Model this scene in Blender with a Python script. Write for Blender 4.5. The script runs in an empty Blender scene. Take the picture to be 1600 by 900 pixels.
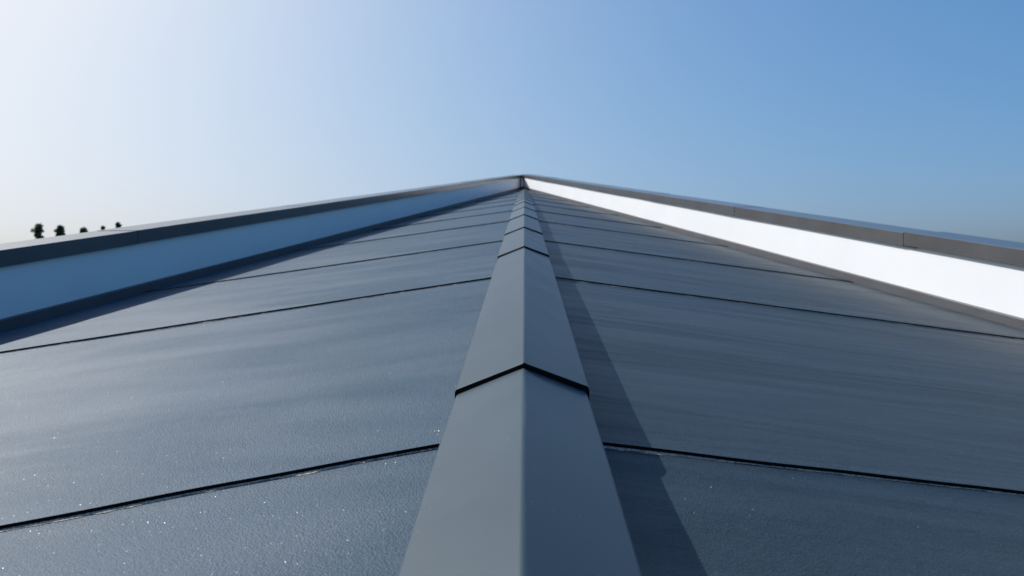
import bpy, bmesh, math, random
from mathutils import Vector
R = math.radians
random.seed(7)
sc = bpy.context.scene
col = sc.collection

# ------------------------------------------------------------------ camera
EYE = 6.5                      # camera height above the ground (m)
H = 0.30                       # camera height above the ridge caps (m): the unit of all roof numbers
F = 1150.0                     # focal length in pixels of the 1600 px wide photograph
cam_d = bpy.data.cameras.new('camera')
cam = bpy.data.objects.new('camera', cam_d)
col.objects.link(cam)
cam.location = (0, 0, EYE)
cam.rotation_euler = (R(90), 0, 0)
cam_d.sensor_width = 36.0
cam_d.lens = 36.0 * F / 1600.0
cam_d.clip_start = 0.02
cam_d.clip_end = 6000
cam_d.dof.use_dof = True
cam_d.dof.focus_distance = 1.55
cam_d.dof.aperture_fstop = 6.3
sc.camera = cam

# ------------------------------------------------------------------ sky and sun
SUN_AZ, SUN_EL = -56.9, 42.0   # degrees from +Y (negative = left), elevation
w = bpy.data.worlds.new('World')
sc.world = w
w.use_nodes = True
nt = w.node_tree
bg = nt.nodes['Background']
sky = nt.nodes.new('ShaderNodeTexSky')
sky.sky_type = 'NISHITA'
sky.sun_disc = False
sky.sun_elevation = R(SUN_EL)
sky.sun_rotation = R(SUN_AZ)
sky.air_density = 0.77
sky.dust_density = 4.2
sky.ozone_density = 8.0
sky.altitude = 0
# the camera's film response on the sky: deeper colour, soft shoulder in the bright haze (the same for every direction)
SKY_STRENGTH, SKY_GAIN = 0.1, 2.8
hs = nt.nodes.new('ShaderNodeHueSaturation')
hs.inputs['Saturation'].default_value = 1.2
nt.links.new(sky.outputs[0], hs.inputs['Color'])
sp = nt.nodes.new('ShaderNodeSeparateColor')
cb = nt.nodes.new('ShaderNodeCombineColor')
nt.links.new(hs.outputs[0], sp.inputs[0])
for i in range(3):
    m1 = nt.nodes.new('ShaderNodeMath'); m1.operation = 'MULTIPLY'; m1.inputs[1].default_value = -SKY_GAIN * SKY_STRENGTH
    m2 = nt.nodes.new('ShaderNodeMath'); m2.operation = 'EXPONENT'
    m3 = nt.nodes.new('ShaderNodeMath'); m3.operation = 'SUBTRACT'; m3.inputs[0].default_value = 1.0
    m4 = nt.nodes.new('ShaderNodeMath'); m4.operation = 'DIVIDE'; m4.inputs[1].default_value = SKY_STRENGTH
    nt.links.new(sp.outputs[i], m1.inputs[0]); nt.links.new(m1.outputs[0], m2.inputs[0])
    nt.links.new(m2.outputs[0], m3.inputs[1]); nt.links.new(m3.outputs[0], m4.inputs[0])
    nt.links.new(m4.outputs[0], cb.inputs[i])
nt.links.new(cb.outputs[0], bg.inputs[0])
bg.inputs[1].default_value = SKY_STRENGTH

sun_d = bpy.data.lights.new('sun', 'SUN')
sun_d.energy = 4.6
sun_d.angle = R(0.53)
sun_d.color = (1.0, 0.98, 0.95)
sun = bpy.data.objects.new('sun', sun_d)
col.objects.link(sun)
S = Vector((math.sin(R(SUN_AZ)) * math.cos(R(SUN_EL)), math.cos(R(SUN_AZ)) * math.cos(R(SUN_EL)), math.sin(R(SUN_EL))))
sun.rotation_euler = S.to_track_quat('Z', 'Y').to_euler()
sun.location = (-20, 20, 40)

vs = sc.view_settings
vs.view_transform = 'Standard'
vs.look = 'None'
vs.exposure = 0.0
vs.gamma = 1.0
vs.use_curve_mapping = False

# ------------------------------------------------------------------ helpers
def tag(o, label=None, cat=None, group=None, kind=None):
    if label: o['label'] = label
    if cat: o['category'] = cat
    if group: o['group'] = group
    if kind: o['kind'] = kind
    return o

def wpos(o):
    p = Vector(o.location)
    while o.parent:
        o = o.parent
        p += Vector(o.location)
    return p

def W(p):                       # roof units (camera at origin) -> world metres
    return Vector((p[0] * H, p[1] * H, p[2] * H + EYE))

def empty(name, loc):
    o = bpy.data.objects.new(name, None)
    col.objects.link(o)
    o.location = loc
    o.empty_display_size = 0.2
    return o

def build(name, verts, faces, mats, parent=None, midx=None, smooth=None):
    """world-space verts -> one mesh object with its origin at its own centre"""
    vv = [Vector(v) for v in verts]
    c = Vector((sum(v.x for v in vv), sum(v.y for v in vv), sum(v.z for v in vv))) / len(vv)
    me = bpy.data.meshes.new(name)
    me.from_pydata([v - c for v in vv], [], faces)
    for m in (mats if isinstance(mats, (list, tuple)) else [mats]):
        me.materials.append(m)
    if midx:
        me.polygons.foreach_set('material_index', midx)
    if smooth:
        me.polygons.foreach_set('use_smooth', smooth)
    bm = bmesh.new(); bm.from_mesh(me)
    bmesh.ops.recalc_face_normals(bm, faces=bm.faces)
    bm.to_mesh(me); bm.free()
    me.update()
    o = bpy.data.objects.new(name, me)
    col.objects.link(o)
    o.location = c - (wpos(parent) if parent else Vector((0, 0, 0)))
    o.parent = parent
    return o

# ------------------------------------------------------------------ materials
def new_mat(name):
    m = bpy.data.materials.new(name)
    m.use_nodes = True
    t = m.node_tree
    b = t.nodes['Principled BSDF']
    return m, t, b

def N(t, kind, **kw):
    n = t.nodes.new(kind)
    for k, v in kw.items():
        setattr(n, k, v)
    return n

def coords(t, scale=(1, 1, 1), rot=0.0):
    tc = N(t, 'ShaderNodeTexCoord')
    mp = N(t, 'ShaderNodeMapping')
    mp.inputs['Scale'].default_value = scale
    mp.inputs['Rotation'].default_value = (0, 0, rot)
    t.links.new(tc.outputs['Object'], mp.inputs[0])
    return mp.outputs[0]

def noise(t, vec, scale, detail=3, rough=.55):
    n = N(t, 'ShaderNodeTexNoise')
    n.inputs['Scale'].default_value = scale
    n.inputs['Detail'].default_value = detail
    n.inputs['Roughness'].default_value = rough
    t.links.new(vec, n.inputs['Vector'])
    return n.outputs['Fac']

def ramp(t, fac, stops):
    r = N(t, 'ShaderNodeValToRGB')
    el = r.color_ramp.elements
    while len(el) < len(stops): el.new(0.5)
    for e, (p, c) in zip(el, stops):
        e.position = p
        e.color = (*c, 1) if len(c) == 3 else c
    t.links.new(fac, r.inputs[0])
    return r.outputs[0]

def bump(t, height, strength, dist, prev=None):
    b = N(t, 'ShaderNodeBump')
    b.inputs['Strength'].default_value = strength
    b.inputs['Distance'].default_value = dist
    t.links.new(height, b.inputs['Height'])
    if prev is not None: t.links.new(prev, b.inputs['Normal'])
    return b.outputs[0]

def math_n(t, op, a, b=None):
    n = N(t, 'ShaderNodeMath', operation=op)
    for i, x in enumerate((a, b)):
        if x is None: continue
        if isinstance(x, (int, float)): n.inputs[i].default_value = x
        else: t.links.new(x, n.inputs[i])
    return n.outputs[0]

def roof_material(name, streak_scale, streak_strength, c0, c1, rough, spec, rot=0.0, vary=1.0):
    """granule-coated slate sheet: fine sand relief, faint long embossed grain, scattered bright grains"""
    m, t, b = new_mat(name)
    v = coords(t)
    big = noise(t, v, 2.2, 4, .6)
    st = noise(t, coords(t, streak_scale, rot), 1.0, 3, .5)
    st.node.inputs['Distortion'].default_value = .8
    grain = noise(t, v, 330, 2, .6)
    mid = noise(t, v, 60, 3, .6)
    mixf = math_n(t, 'ADD', math_n(t, 'MULTIPLY', big, .55), math_n(t, 'MULTIPLY', mid, .45))
    cc = ramp(t, mixf, [(.32, c0), (.68, c1)])
    # dark and pale single grains
    vo = N(t, 'ShaderNodeTexVoronoi'); vo.inputs['Scale'].default_value = 850
    t.links.new(v, vo.inputs['Vector'])
    sep = N(t, 'ShaderNodeSeparateColor'); t.links.new(vo.outputs['Color'], sep.inputs[0])
    gv = N(t, 'ShaderNodeMapRange'); gv.inputs[3].default_value = .72; gv.inputs[4].default_value = 1.28
    t.links.new(sep.outputs[1], gv.inputs[0])
    mul = N(t, 'ShaderNodeVectorMath', operation='SCALE')
    t.links.new(cc, mul.inputs[0]); t.links.new(gv.outputs[0], mul.inputs['Scale'])
    dv = N(t, 'ShaderNodeTexVoronoi'); dv.inputs['Scale'].default_value = 5.5
    t.links.new(v, dv.inputs['Vector'])
    dd = math_n(t, 'ADD', dv.outputs['Distance'], math_n(t, 'MULTIPLY', grain, .025))
    spot = N(t, 'ShaderNodeMapRange'); spot.inputs[1].default_value = .028; spot.inputs[2].default_value = .05
    spot.inputs[3].default_value = .30; spot.inputs[4].default_value = 1.0
    t.links.new(dd, spot.inputs[0])
    mul2 = N(t, 'ShaderNodeVectorMath', operation='SCALE')
    t.links.new(mul.outputs[0], mul2.inputs[0]); t.links.new(spot.outputs[0], mul2.inputs['Scale'])
    t.links.new(mul2.outputs[0], b.inputs['Base Color'])
    rr = N(t, 'ShaderNodeMapRange'); rr.inputs[1].default_value = .3; rr.inputs[2].default_value = .7
    rr.inputs[3].default_value = rough - .06; rr.inputs[4].default_value = rough + .08
    t.links.new(math_n(t, 'ADD', math_n(t, 'MULTIPLY', big, .5), math_n(t, 'MULTIPLY', st, .5)), rr.inputs[0])
    t.links.new(rr.outputs[0], b.inputs['Roughness'])
    nb = bump(t, st, streak_strength, .012)
    nb = bump(t, mid, .16, .005, nb)
    nb = bump(t, grain, .85, .0019, nb)
    t.links.new(nb, b.inputs['Normal'])
    # glassy grains: a few cells with their own facing, under a clear coat
    mask = math_n(t, 'GREATER_THAN', sep.outputs[0], .90)
    sub = N(t, 'ShaderNodeVectorMath', operation='SUBTRACT'); sub.inputs[1].default_value = (.5, .5, .35)
    t.links.new(vo.outputs['Color'], sub.inputs[0])
    # re-randomise (the red channel is used up by the mask)
    wn = N(t, 'ShaderNodeTexWhiteNoise'); t.links.new(vo.outputs['Color'], wn.inputs['Vector'])
    t.links.new(wn.outputs['Color'], sub.inputs[0])
    sc_ = N(t, 'ShaderNodeVectorMath', operation='SCALE'); sc_.inputs['Scale'].default_value = 1.7
    t.links.new(sub.outputs[0], sc_.inputs[0])
    ge = N(t, 'ShaderNodeNewGeometry')
    ad = N(t, 'ShaderNodeVectorMath', operation='ADD')
    t.links.new(sc_.outputs[0], ad.inputs[0]); t.links.new(ge.outputs['Normal'], ad.inputs[1])
    no = N(t, 'ShaderNodeVectorMath', operation='NORMALIZE'); t.links.new(ad.outputs[0], no.inputs[0])
    t.links.new(no.outputs[0], b.inputs['Coat Normal'])
    t.links.new(math_n(t, 'MULTIPLY', mask, .15), b.inputs['Coat Weight'])
    b.inputs['Coat Roughness'].default_value = .2
    # the raised grain is worn smoother and shinier than the hollows
    sl = N(t, 'ShaderNodeMapRange'); sl.inputs[1].default_value = .38; sl.inputs[2].default_value = .68
    sl.inputs[3].default_value = spec * (1 - .6 * vary); sl.inputs[4].default_value = spec * (1 + 1.2 * vary)
    t.links.new(st, sl.inputs[0]); t.links.new(sl.outputs[0], b.inputs['Specular IOR Level'])
    return m

M_ROOF_L = roof_material('slate_sheet_left_lit', (.8, 3.2, 3.2), .15, (.018, .050, .084), (.029, .072, .112), .59, .34, R(-24), .45)  # same slate as the right; sun sheen put into a lighter, bluer colour
M_ROOF_R = roof_material('slate_sheet_right_dim', (.42, 5.0, 5.0), 1.0, (.021, .037, .051), (.034, .053, .070), .42, .12)  # same slate, base colour darkened for the slope that returns less sun

def paint_metal(name, c, rough, wear=.1, bumpy=.04, spec=.5):
    m, t, b = new_mat(name)
    b.inputs['Specular IOR Level'].default_value = spec
    v = coords(t)
    n1 = noise(t, v, 5, 4, .6)
    n2 = noise(t, v, 240, 2, .5)
    c2 = tuple(x * (1 + 2.2 * wear) for x in c)
    oi = N(t, 'ShaderNodeObjectInfo')
    pv = N(t, 'ShaderNodeMapRange'); pv.inputs[3].default_value = .82; pv.inputs[4].default_value = 1.18
    t.links.new(oi.outputs['Random'], pv.inputs[0])
    mu = N(t, 'ShaderNodeVectorMath', operation='SCALE')
    t.links.new(ramp(t, n1, [(.35, c), (.7, c2)]), mu.inputs[0]); t.links.new(pv.outputs[0], mu.inputs['Scale'])
    sv = N(t, 'ShaderNodeTexVoronoi'); sv.inputs['Scale'].default_value = 38
    t.links.new(v, sv.inputs['Vector'])
    sf = N(t, 'ShaderNodeMapRange'); sf.inputs[1].default_value = .03; sf.inputs[2].default_value = .075
    sf.inputs[3].default_value = .16; sf.inputs[4].default_value = 0.0
    t.links.new(sv.outputs['Distance'], sf.inputs[0])
    dm = N(t, 'ShaderNodeMix', data_type='RGBA')
    dm.inputs[7].default_value = (.42, .42, .41, 1)
    t.links.new(sf.outputs[0], dm.inputs[0]); t.links.new(mu.outputs[0], dm.inputs[6])
    t.links.new(dm.outputs[2], b.inputs['Base Color'])
    rr = N(t, 'ShaderNodeMapRange'); rr.inputs[3].default_value = rough - .07; rr.inputs[4].default_value = rough + .09
    t.links.new(n1, rr.inputs[0]); t.links.new(rr.outputs[0], b.inputs['Roughness'])
    nb = bump(t, noise(t, v, 2.5, 2, .5), .05, .02)
    nb = bump(t, n2, bumpy, .001, nb)
    t.links.new(nb, b.inputs['Normal'])
    return m

M_CAP = paint_metal('ridge_cap_paint', (.033, .055, .072), .40, .08, .04, .28)
M_COPE = paint_metal('coping_paint', (.072, .073, .076), .34, .1, .02, .25)
M_COPE.node_tree.nodes['Principled BSDF'].inputs['Coat Weight'].default_value = .35
M_COPE.node_tree.nodes['Principled BSDF'].inputs['Coat Roughness'].default_value = .14
M_FLASH = paint_metal('flashing_paint', (.085, .085, .092), .45, .1)
M_EDGE, t_, b_ = new_mat('cut_edge')
b_.inputs['Base Color'].default_value = (.006, .006, .007, 1)
b_.inputs['Roughness'].default_value = .9
b_.inputs['Specular IOR Level'].default_value = .1

M_DUST, t_, b_ = new_mat('pale_grit')
t_.links.new(ramp(t_, noise(t_, coords(t_), 300, 2), [(.35, (.10, .085, .07)), (.6, (.45, .40, .34))]), b_.inputs['Base Color'])
b_.inputs['Roughness'].default_value = .8

M_WALL, t_, b_ = new_mat('white_wall_paint')
v_ = coords(t_)
t_.links.new(ramp(t_, noise(t_, v_, 1.6, 5, .6), [(.3, (.82, .82, .82)), (.7, (.87, .87, .87))]), b_.inputs['Base Color'])
b_.inputs['Roughness'].default_value = .55
nb_ = bump(t_, noise(t_, v_, 1.2, 2), .08, .03)
t_.links.new(bump(t_, noise(t_, v_, 180, 3), .08, .002, nb_), b_.inputs['Normal'])

M_GROUND, t_, b_ = new_mat('grass_ground')
v_ = coords(t_)
t_.links.new(ramp(t_, noise(t_, v_, .05, 8, .7), [(.35, (.04, .055, .022)), (.65, (.10, .10, .05))]), b_.inputs['Base Color'])
b_.inputs['Roughness'].default_value = .95

M_BARK, t_, b_ = new_mat('bark')
t_.links.new(ramp(t_, noise(t_, coords(t_, (6, 6, 1)), 3, 5), [(.3, (.05, .038, .028)), (.7, (.12, .095, .07))]), b_.inputs['Base Color'])
b_.inputs['Roughness'].default_value = .9
M_LEAF, t_, b_ = new_mat('leaf')
lc_ = ramp(t_, noise(t_, coords(t_), 1.1, 3), [(.3, (.060, .080, .045)), (.7, (.12, .14, .08))])
t_.links.new(lc_, b_.inputs['Base Color'])
b_.inputs['Roughness'].default_value = .6
tr_ = N(t_, 'ShaderNodeBsdfTranslucent'); t_.links.new(lc_, tr_.inputs[0])
mx_ = N(t_, 'ShaderNodeMixShader'); mx_.inputs[0].default_value = .4
t_.links.new(b_.outputs[0], mx_.inputs[1]); t_.links.new(tr_.outputs[0], mx_.inputs[2])
t_.links.new(mx_.outputs[0], t_.nodes['Material Output'].inputs['Surface'])

# ------------------------------------------------------------------ ground
g = build('ground', [(3000 * math.cos(a * math.pi / 32), 3000 * math.sin(a * math.pi / 32), 0) for a in range(64)],
          [tuple(range(64))], M_GROUND)
tag(g, kind='structure')

# ------------------------------------------------------------------ roof geometry in units of H, camera at the origin
D = Vector((19 / F, 1.0, 180 / F))             # direction of the ridge line
KP = 1.5 / 1.16                                # depth of the roof planes below the line of sight
SIDE = {-1: (-0.17, 0.155), 1: (0.06, 0.13)}   # course direction: toward/away, dip

def base(side, Y):
    return Vector((side * .33 * KP + D.x * Y, Y, -1.16 * KP + D.z * Y))
def cdir(side):
    a, s = SIDE[side]
    return Vector((side, a, -s))
def pnormal(side):
    n = cdir(side).cross(D)
    n.normalize()
    return n if n.z > 0 else -n
# inner foot lines of the two parapets (they lie in the roof planes)
LA, LB = Vector((-6.185, 8.891, -.541)) * KP, Vector((.524, 50.203, 6.701)) * KP
RA, RB = Vector((6.410, 9.214, -.545)) * KP, Vector((1.166, 47.900, 6.331)) * KP
LW, RW = (LB - LA) / (LB - LA).y, (RB - RA) / (RB - RA).y
def foot(side, Y):
    return LA + LW * (Y - LA.y) if side < 0 else RA + RW * (Y - RA.y)
tc_ = (foot(1, 0).x - foot(-1, 0).x) / (LW.x - RW.x)
Y_END = tc_                                     # the corner where both parapets meet
Y_FRONT = -8.6

def t_wall(side, Y):
    """length along the course from the hip line to the foot of the wall"""
    B, c = base(side, Y), cdir(side)
    A, w_ = (LA, LW) if side < 0 else (RA, RW)
    # B.x + t c.x = A.x + w.x (B.y + t c.y - A.y)
    return (A.x + w_.x * (B.y - A.y) - B.x) / (c.x - w_.x * c.y)

house = empty('house', W((0, Y_FRONT, 0)) * 1.0)
house.location.z = 0
tag(house, 'house top with a dark slate roof rising to a folded metal ridge', 'house')

# body of the house under the roof
OUT = .75 * KP
bf = [foot(-1, Y_FRONT) + Vector((-OUT, 0, 0)), foot(1, Y_FRONT) + Vector((OUT, 0, 0)),
      foot(1, Y_END) + Vector((OUT * .9, 0, 0)), foot(-1, Y_END) + Vector((-OUT * .9, 0, 0))]
mid_f, mid_r = base(0, Y_FRONT), base(0, Y_END)
top = [W(p + Vector((0, 0, -.12))) for p in bf]
top.insert(1, W(mid_f + Vector((0, 0, -.12))))
top.insert(4, W(mid_r + Vector((0, 0, -.12))))
bot = [Vector((p.x, p.y, 0)) for p in top]
n6 = 6
build('body', top + bot, [(0, 1, 4, 5), (1, 2, 3, 4)] + [(i, (i + 1) % n6, n6 + (i + 1) % n6, n6 + i) for i in range(n6)],
      M_WALL, house)

# ---- roof sheets, one long sheet for every course
COURSES = [1.5 * F * s for s in (-.0050, -.0013, .002326, .00602, .0093, .0131, .01667, .0202, .0236, .0270, .0305, .0340)]
TE = .031                                       # thickness seen at the lower edge of a sheet
def roof_sheet(side, k, parent):
    Y0 = COURSES[k]
    last = k + 1 >= len(COURSES)
    Y1 = (COURSES[k + 1] if not last else Y_END - 1.2)
    over = .9 if not last else 0
    n = pnormal(side)
    c = cdir(side)
    near = k in (1, 2, 3, 4)
    nr, ncol = (46, 150) if near else (14, 16)
    rnd = random.Random(side * 100 + k)
    ph = [rnd.uniform(0, 6.28) for _ in range(8)]
    wav = [rnd.uniform(-.06, .06) for _ in range(8)]
    nst = 4
    def relief(f, u):
        # long embossed grain: shallow saw-tooth steps running with the course
        z = 0
        x = f * nst + .16 * math.sin(u * 3.1 + ph[0]) + .10 * math.sin(u * 7.3 + ph[1]) + .3 * u * (1 if side > 0 else -.5)
        fr = x - math.floor(x)
        amp = (.011 if side > 0 else .004) * (.55 + .45 * math.sin(math.floor(x) * 2.3 + u * 2 + ph[2]))
        z += amp * (1 - fr) if fr > .12 else amp * (fr / .12)
        z += (.004 if side > 0 else .006) * math.sin(5 * f + 4 * u + ph[3]) * math.sin(3 * u + ph[4])
        return z
    verts, faces, mi, sm = [], [], [], []
    for j in range(nr + 1):
        f = j / nr
        Y = Y0 + (Y1 + over - Y0) * f
        tw = t_wall(side, min(Y, Y_END - .3)) + .12
        for i in range(ncol + 1):
            u = i / ncol
            t = -.20 + (tw + .20) * u
            edge = .006 * math.sin(u * 23 + ph[5]) + .004 * math.sin(u * 61 + ph[6]) if j == 0 else 0
            p = base(side, Y + edge) + c * t
            fade = min(1, f / .08) * min(1, (1 - f) / .25)
            hgt = TE * (1 - f) + .004 + relief(f, u * (tw / 6.0)) * (fade if j else 0)
            verts.append(W(p + n * hgt))
    def vid(j, i): return j * (ncol + 1) + i
    for j in range(nr):
        for i in range(ncol):
            faces.append((vid(j, i), vid(j, i + 1), vid(j + 1, i + 1), vid(j + 1, i))); mi.append(0); sm.append(True)
    # lower edge and underside
    b00 = len(verts)
    for i in range(ncol + 1):
        verts.append(Vector(verts[vid(0, i)]))
    b0 = len(verts)
    for i in range(ncol + 1):
        verts.append(verts[vid(0, i)] - n * (TE * .92 * H))
    b1 = len(verts)
    for i in range(ncol + 1):
        verts.append(verts[vid(nr, i)] - n * (.004 * H))
    g0 = len(verts)
    grit = 2 <= k <= 5
    if grit:                                    # pale grit caught under the lower edge
        for i in range(ncol + 1):
            v = verts[b0 + i]
            wd = .036 * max(0, .5 + .6 * math.sin(i * .23 + ph[7]) * math.sin(i * .071 + ph[1]) + rnd.uniform(-.45, .45))
            wd = min(wd, .032) * rnd.uniform(.35, 1.1)
            fw = -D.normalized() * H
            verts += [v + n * (TE * .30 * H), v + fw * (.004 + wd) + n * (TE * .16 * H), v + fw * (.008 + wd * 1.3) - n * (.03 * H)]
        for i in range(ncol):
            for q_ in range(2):
                a_ = g0 + i * 3 + q_
                faces.append((a_, a_ + 1, a_ + 4, a_ + 3)); mi.append(2); sm.append(False)
    for i in range(ncol):
        faces.append((b00 + i, b0 + i, b0 + i + 1, b00 + i + 1)); mi.append(1); sm.append(False)
        faces.append((b0 + i, b1 + i, b1 + i + 1, b0 + i + 1)); mi.append(1); sm.append(False)
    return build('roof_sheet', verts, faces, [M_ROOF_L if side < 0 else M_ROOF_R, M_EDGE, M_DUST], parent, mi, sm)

for side in (-1, 1):
    q = [base(side, Y_FRONT + .3) - cdir(side) * .40, base(side, Y_END - .5) - cdir(side) * .40,
         base(side, Y_END - .5) + cdir(side) * .05, base(side, Y_FRONT + .3) + cdir(side) * (t_wall(side, Y_FRONT) + .1)]
    n = pnormal(side)
    vv = [W(p - n * .02) for p in q] + [W(p - n * .07) for p in q]
    deck = build('roof_slope', vv, [(0, 1, 2, 3), (4, 7, 6, 5), (0, 4, 5, 1), (1, 5, 6, 2), (2, 6, 7, 3), (3, 7, 4, 0)], M_EDGE, house)
    deck['label'] = 'left roof slope of long blue grey slate courses coloured lighter for the sun' if side < 0 else 'right roof slope of slate courses coloured darker for less sun beside the ridge shadow'
    for k in range(len(COURSES)):
        roof_sheet(side, k, deck)

# ---- ridge: a timber batten under folded metal caps
def ridge_drop(Y):
    return 0 if Y < 26 else -.36 * (Y - 26) / 38.0
def ridge_pt(x, z, Y):
    return Vector((x + D.x * Y, Y, z + D.z * Y + ridge_drop(Y)))
SEAMS = [-8.7, -2.4] + [F * s for s in (.00328, .00855, .01163, .01515, .0185, .0220, .0255, .0290, .0325, .0360, .0395, .0430, .0465, .0500, .0530)] + [64.4]
SWEEP = 1.06                                    # the cap ends are cut back toward their lower edges
XL, ZL, XR, ZR = -.345 * SWEEP, -1.138 * SWEEP, .322 * SWEEP, -1.122 * SWEEP
TH = .023
bv, bfaces = [], []
ys = [-8.5 + i * (72.4 / 12) for i in range(13)]
for Y in ys:
    for x, z in ((-.22, -1.6), (-.22, -1.16), (0, -1.08), (.20, -1.16), (.20, -1.6)):
        bv.append(W(ridge_pt(x, z if z > -1.5 else z - ridge_drop(Y) , Y)))
for j in range(12):
    for i in range(4):
        bfaces.append((j * 5 + i, j * 5 + i + 1, j * 5 + 6 + i, j * 5 + 5 + i))
bfaces += [(0, 1, 2, 3, 4), (60, 64, 63, 62, 61)]
batten = build('ridge_batten', bv, bfaces, M_BARK, house)

def ridge_cap(k):
    Y0, Y1 = SEAMS[k], SEAMS[k + 1]
    if k + 2 < len(SEAMS): Y1 += .35
    rnd = random.Random(k + 31)
    jx, jz = rnd.uniform(-.004, .004), rnd.uniform(-.003, .003)
    def ring(Y, lift, inner):
        d = TH if inner else 0
        dr = ridge_drop(Y)
        lipz = -1.475 - dr
        o = .012 if lift > 0 else 0
        L, Rr = XL - o, XR + o
        pts = [(L + d * .6, lipz), (L + d * .6, ZL - d + lift - .012), (L + (d * .6 or .008), ZL - d + lift + .001),
               (-.011, -1.006 - d + lift), (0, -1.0 - d + lift), (.011, -1.006 - d + lift),
               (Rr - (d * .6 or .008), ZR - d + lift + .001), (Rr - d * .6, ZR - d + lift - .012), (Rr - d * .6, lipz)]
        ye = min(Y * SWEEP, 65.0) if Y > 0 else Y
        return [W(ridge_pt(x + jx, z + jz, ye if abs(x) > .1 else Y)) for x, z in pts]
    e = .0008
    segs = 5
    verts, faces, mi, sm = [], [], [], []
    rings = []
    def add(r):
        rings.append(len(verts)); verts.extend(r)
    LIFT = .027
    # rounded lower end, then the run of the cap
    add(ring(Y0, LIFT - e, False))
    for j in range(segs + 1):
        f = j / segs
        Y = Y0 + .004 + (Y1 - Y0 - .004) * f
        add(ring(Y, LIFT * (1 - f), False))
    m = 9
    for a, b in zip(rings, rings[1:]):
        for i in range(m - 1):
            faces.append((a + i, a + i + 1, b + i + 1, b + i)); mi.append(0); sm.append(i in (3, 4))
    i0 = len(verts); verts.extend(ring(Y0 + .002, LIFT - e, True))
    i1 = len(verts); verts.extend(ring(Y1, 0, True))
    for i in range(m - 1):
        faces.append((rings[0] + i, i0 + i, i0 + i + 1, rings[0] + i + 1)); mi.append(1); sm.append(False)
        faces.append((i0 + i, i1 + i, i1 + i + 1, i0 + i + 1)); mi.append(1); sm.append(False)
        faces.append((rings[-1] + i, rings[-1] + i + 1, i1 + i + 1, i1 + i)); mi.append(1); sm.append(False)
    return build('ridge_cap', verts, faces, [M_CAP, M_EDGE], batten, mi, sm)
for k in range(len(SEAMS) - 1):
    ridge_cap(k)

# ------------------------------------------------------------------ parapets: white wall, charcoal coping and foot flashing in lengths
def parapet(side):
    A, w_ = (LA, LW) if side < 0 else (RA, RW)
    out = Vector((-1, 0, 0)) if side < 0 else Vector((1, 0, 0))
    flat = Vector((w_.x, w_.y, 0)).normalized()
    perp = Vector((flat.y, -flat.x, 0))                 # horizontal, square to the wall
    if perp.dot(out) < 0: perp = -perp
    UP = Vector((0, 0, 1))
    root = empty('parapet_wall', W(foot(side, Y_FRONT)))
    tag(root, 'white parapet in shade along the left edge of the roof under dark coping' if side < 0 else
        'sunlit white parapet along the right edge of the roof under brown grey coping', 'parapet', 'parapets along the roof edges')
    def P(Y, o, z): return W(foot(side, Y) + perp * (o * KP) + UP * (z * KP))
    yend = Y_END - (.02 if side < 0 else .02)
    def prism(name, prof, Y0, Y1, mat, segs=1, warp=None, mi=None):
        """profile of (outward, up) pairs swept along the wall"""
        m = len(prof); verts, faces = [], []
        for j in range(segs + 1):
            f = j / segs
            Y = Y0 + (Y1 - Y0) * f
            for i, (o, z) in enumerate(prof):
                do, dz = warp(f, i) if warp else (0, 0)
                verts.append(P(Y, o + do, z + dz))
        for j in range(segs):
            for i in range(m):
                faces.append((j * m + i, j * m + (i + 1) % m, (j + 1) * m + (i + 1) % m, (j + 1) * m + i))
        faces += [tuple(range(m)), tuple(range(segs * m, segs * m + m))]
        return build(name, verts, faces, mat, root)
    prism('wall', [(.0, -.10), (.0, .93), (.57, .93), (.57, -.10)], Y_FRONT, yend, M_WALL, 24,
          lambda f, i: (.006 * math.sin(f * 31 + side) + .004 * math.sin(f * 77), 0) if i < 2 else (0, 0))
    rnd = random.Random(40 + side)
    # coping lengths
    js = [Y_FRONT - .2]
    first = 14.8 if side < 0 else 14.9
    y = first
    while y > Y_FRONT + 2: y -= 7.9
    y += 7.9
    while y < yend - 4:
        js.append(y); y += 7.9 + rnd.uniform(-.25, .25)
    js.append(yend - (0 if side < 0 else .55))
    for a, b in zip(js, js[1:]):
        lift = rnd.uniform(-.003, .005) + (.008 if side > 0 else 0)
        if side > 0 and abs(b - 14.9) < .5: lift = .030
        slide = rnd.uniform(-.008, .004) - (.012 if lift > .02 else 0)
        bow = rnd.uniform(.001, .004)
        g_ = .030 if side > 0 and abs(a - 14.9) < .5 or lift > .02 else .008
        prof = [(-.062, .795), (-.064, .999), (-.062, 1.002), (.640, 1.006), (.646, .996), (.644, .80), (.60, .80), (.60, .955), (-.022, .950), (-.022, .795)]
        prism('coping', [(o + slide, z + lift) for o, z in prof], a + g_, b - g_ * .2, M_COPE, 6,
              lambda f, i: (bow * math.sin(f * 3.1), bow * .7 * math.sin(f * 3.1 + 1)))
        # the tongue of the joint below the gap
        if b != js[-1]:
            prism('joint_tongue', [(-.046, .80), (-.046, .975), (.62, .978), (.62, .81), (.61, .81), (.61, .965), (-.034, .962), (-.034, .80)],
                  b - .30, b + .30, M_COPE)
    # foot flashing lengths
    js = [Y_FRONT - .1]
    y = Y_FRONT + 4.5
    while y < yend - 3:
        js.append(y); y += 6.6 + rnd.uniform(-.3, .3)
    js.append(yend - (.0 if side < 0 else .8))
    for k, (a, b) in enumerate(zip(js, js[1:])):
        s_ = .004 * (k % 2) + rnd.uniform(0, .002)
        prof = [(.02, -.06), (-.050 - s_, -.06), (-.042 - s_, .150), (-.028 - s_, .162), (.02, .166)]
        prism('flashing', prof, a - .12, b, M_FLASH, 3, lambda f, i: (.004 * math.sin(f * 3.1) if i in (1, 2) else 0, 0))
    return root
parapet(-1)
parapet(1)

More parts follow.
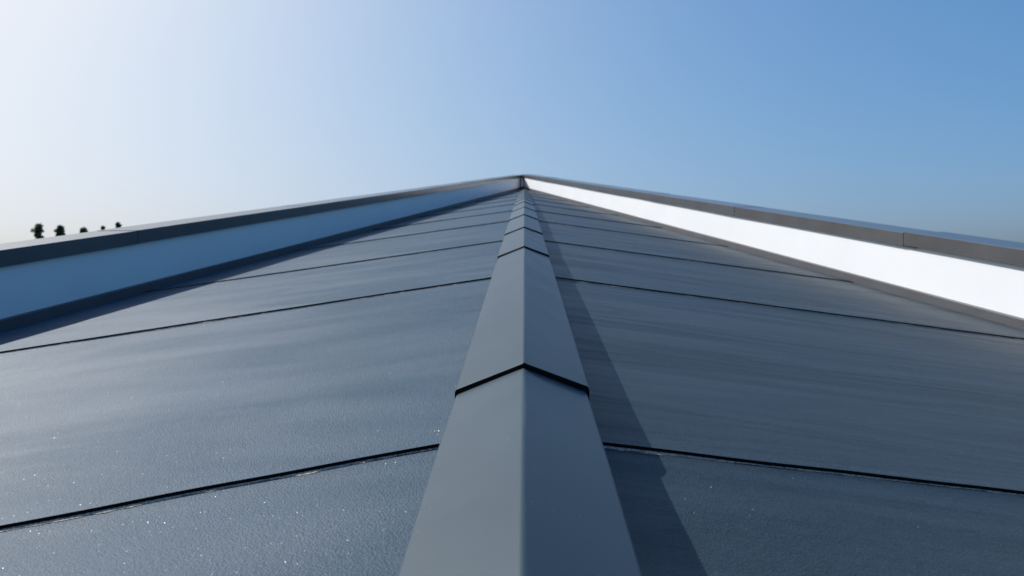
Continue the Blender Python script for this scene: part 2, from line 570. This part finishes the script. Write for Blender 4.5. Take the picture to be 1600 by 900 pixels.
# ------------------------------------------------------------------ tree tops beyond the left parapet
def tree(u, v_top, wpx, dist, label, crown_h, kind, seed):
    rnd = random.Random(seed)
    x = (u - 800) / F * dist
    top = EYE + (450 - v_top) / F * dist
    rad = wpx / F * dist / 2
    root = empty('tree', (x, dist, 0))
    tag(root, label, 'tree', 'tree tops behind the left parapet')
    verts, faces = [], []
    def tube(p, q, r0, r1, n=7):
        p, q = Vector(p), Vector(q)
        ax = (q - p).normalized()
        s = ax.orthogonal().normalized(); t = ax.cross(s)
        b0 = len(verts)
        for c, r in ((p, r0), (q, r1)):
            for i in range(n):
                a = 2 * math.pi * i / n
                verts.append(c + (s * math.cos(a) + t * math.sin(a)) * r)
        for i in range(n):
            faces.append((b0 + i, b0 + (i + 1) % n, b0 + n + (i + 1) % n, b0 + n + i))
        faces.append(tuple(range(b0 + n, b0 + 2 * n)))
    lean = rnd.uniform(-.25, .25)
    z_c0 = top - crown_h
    pts = [Vector((x, dist, -.1)), Vector((x + lean * .5, dist, z_c0 * .5)), Vector((x + lean, dist + .1, z_c0)), Vector((x + lean * .3, dist, top - crown_h * .25))]
    rs = [.26, .20, .15, .05]
    for i in range(3): tube(pts[i], pts[i + 1], rs[i], rs[i + 1])
    clumps = []
    nc = 60
    for i in range(nc):
        f = (i + rnd.random()) / nc
        z = z_c0 + crown_h * f
        if kind == 'column': env = min(1, f / .15) * (1 if f < .8 else math.sqrt(max(.0, 1 - ((f - .8) / .2) ** 2)) * .85 + .1)
        elif kind == 'round': env = math.sqrt(max(.03, 1 - (2 * f - 1) ** 2))
        else: env = .45 + .55 * math.sin(f * 9) ** 2 * (1 - f * .3)
        a = rnd.uniform(0, 6.28)
        rr = rad * env * rnd.uniform(.1, .75)
        c = Vector((x + lean * .3 + math.cos(a) * rr, dist + math.sin(a) * rr, z))
        clumps.append((c, rad * rnd.uniform(.30, .50)))
        if i % 4 == 0:
            st = Vector((x + lean * .5, dist, z - .4 * rr - .1))
            tube(st, c, .035, .012, 5)
    build('trunk', verts, faces, M_BARK, root)
    lv, lf = [], []
    for c, r in clumps:
        for _ in range(110):
            d = Vector((rnd.gauss(0, 1), rnd.gauss(0, 1), rnd.gauss(0, .8)))
            p = c + d.normalized() * r * rnd.random() ** .45
            s = rnd.uniform(.08, .16) * (1 + rad * .25)
            nrm = Vector((rnd.gauss(0, 1), rnd.gauss(0, 1), rnd.gauss(.6, 1))).normalized()
            a1 = nrm.orthogonal().normalized(); a2 = nrm.cross(a1)
            b0 = len(lv)
            lv += [p - a1 * s, p + a2 * s * .45, p + a1 * s, p - a2 * s * .45]
            lf.append((b0, b0 + 1, b0 + 2, b0 + 3))
    build('crown', lv, lf, M_LEAF, root)
tree(59.5, 351.5, 20, 112, 'tallest and broadest tree top behind the left parapet, nearest the picture edge', 6.5, 'column', 1)
tree(93, 354.5, 18, 116, 'rounded tree top second from the left behind the parapet', 3.6, 'round', 2)
tree(131, 357, 16, 124, 'low domed tree top in the middle of the row behind the parapet', 4.0, 'round', 3)
tree(161, 354.5, 10, 130, 'smallest tree top, fourth from the left behind the parapet', 4.0, 'column', 4)
tree(185, 348.5, 10, 118, 'slim tree top at the right end of the row behind the parapet', 4.5, 'column', 5)
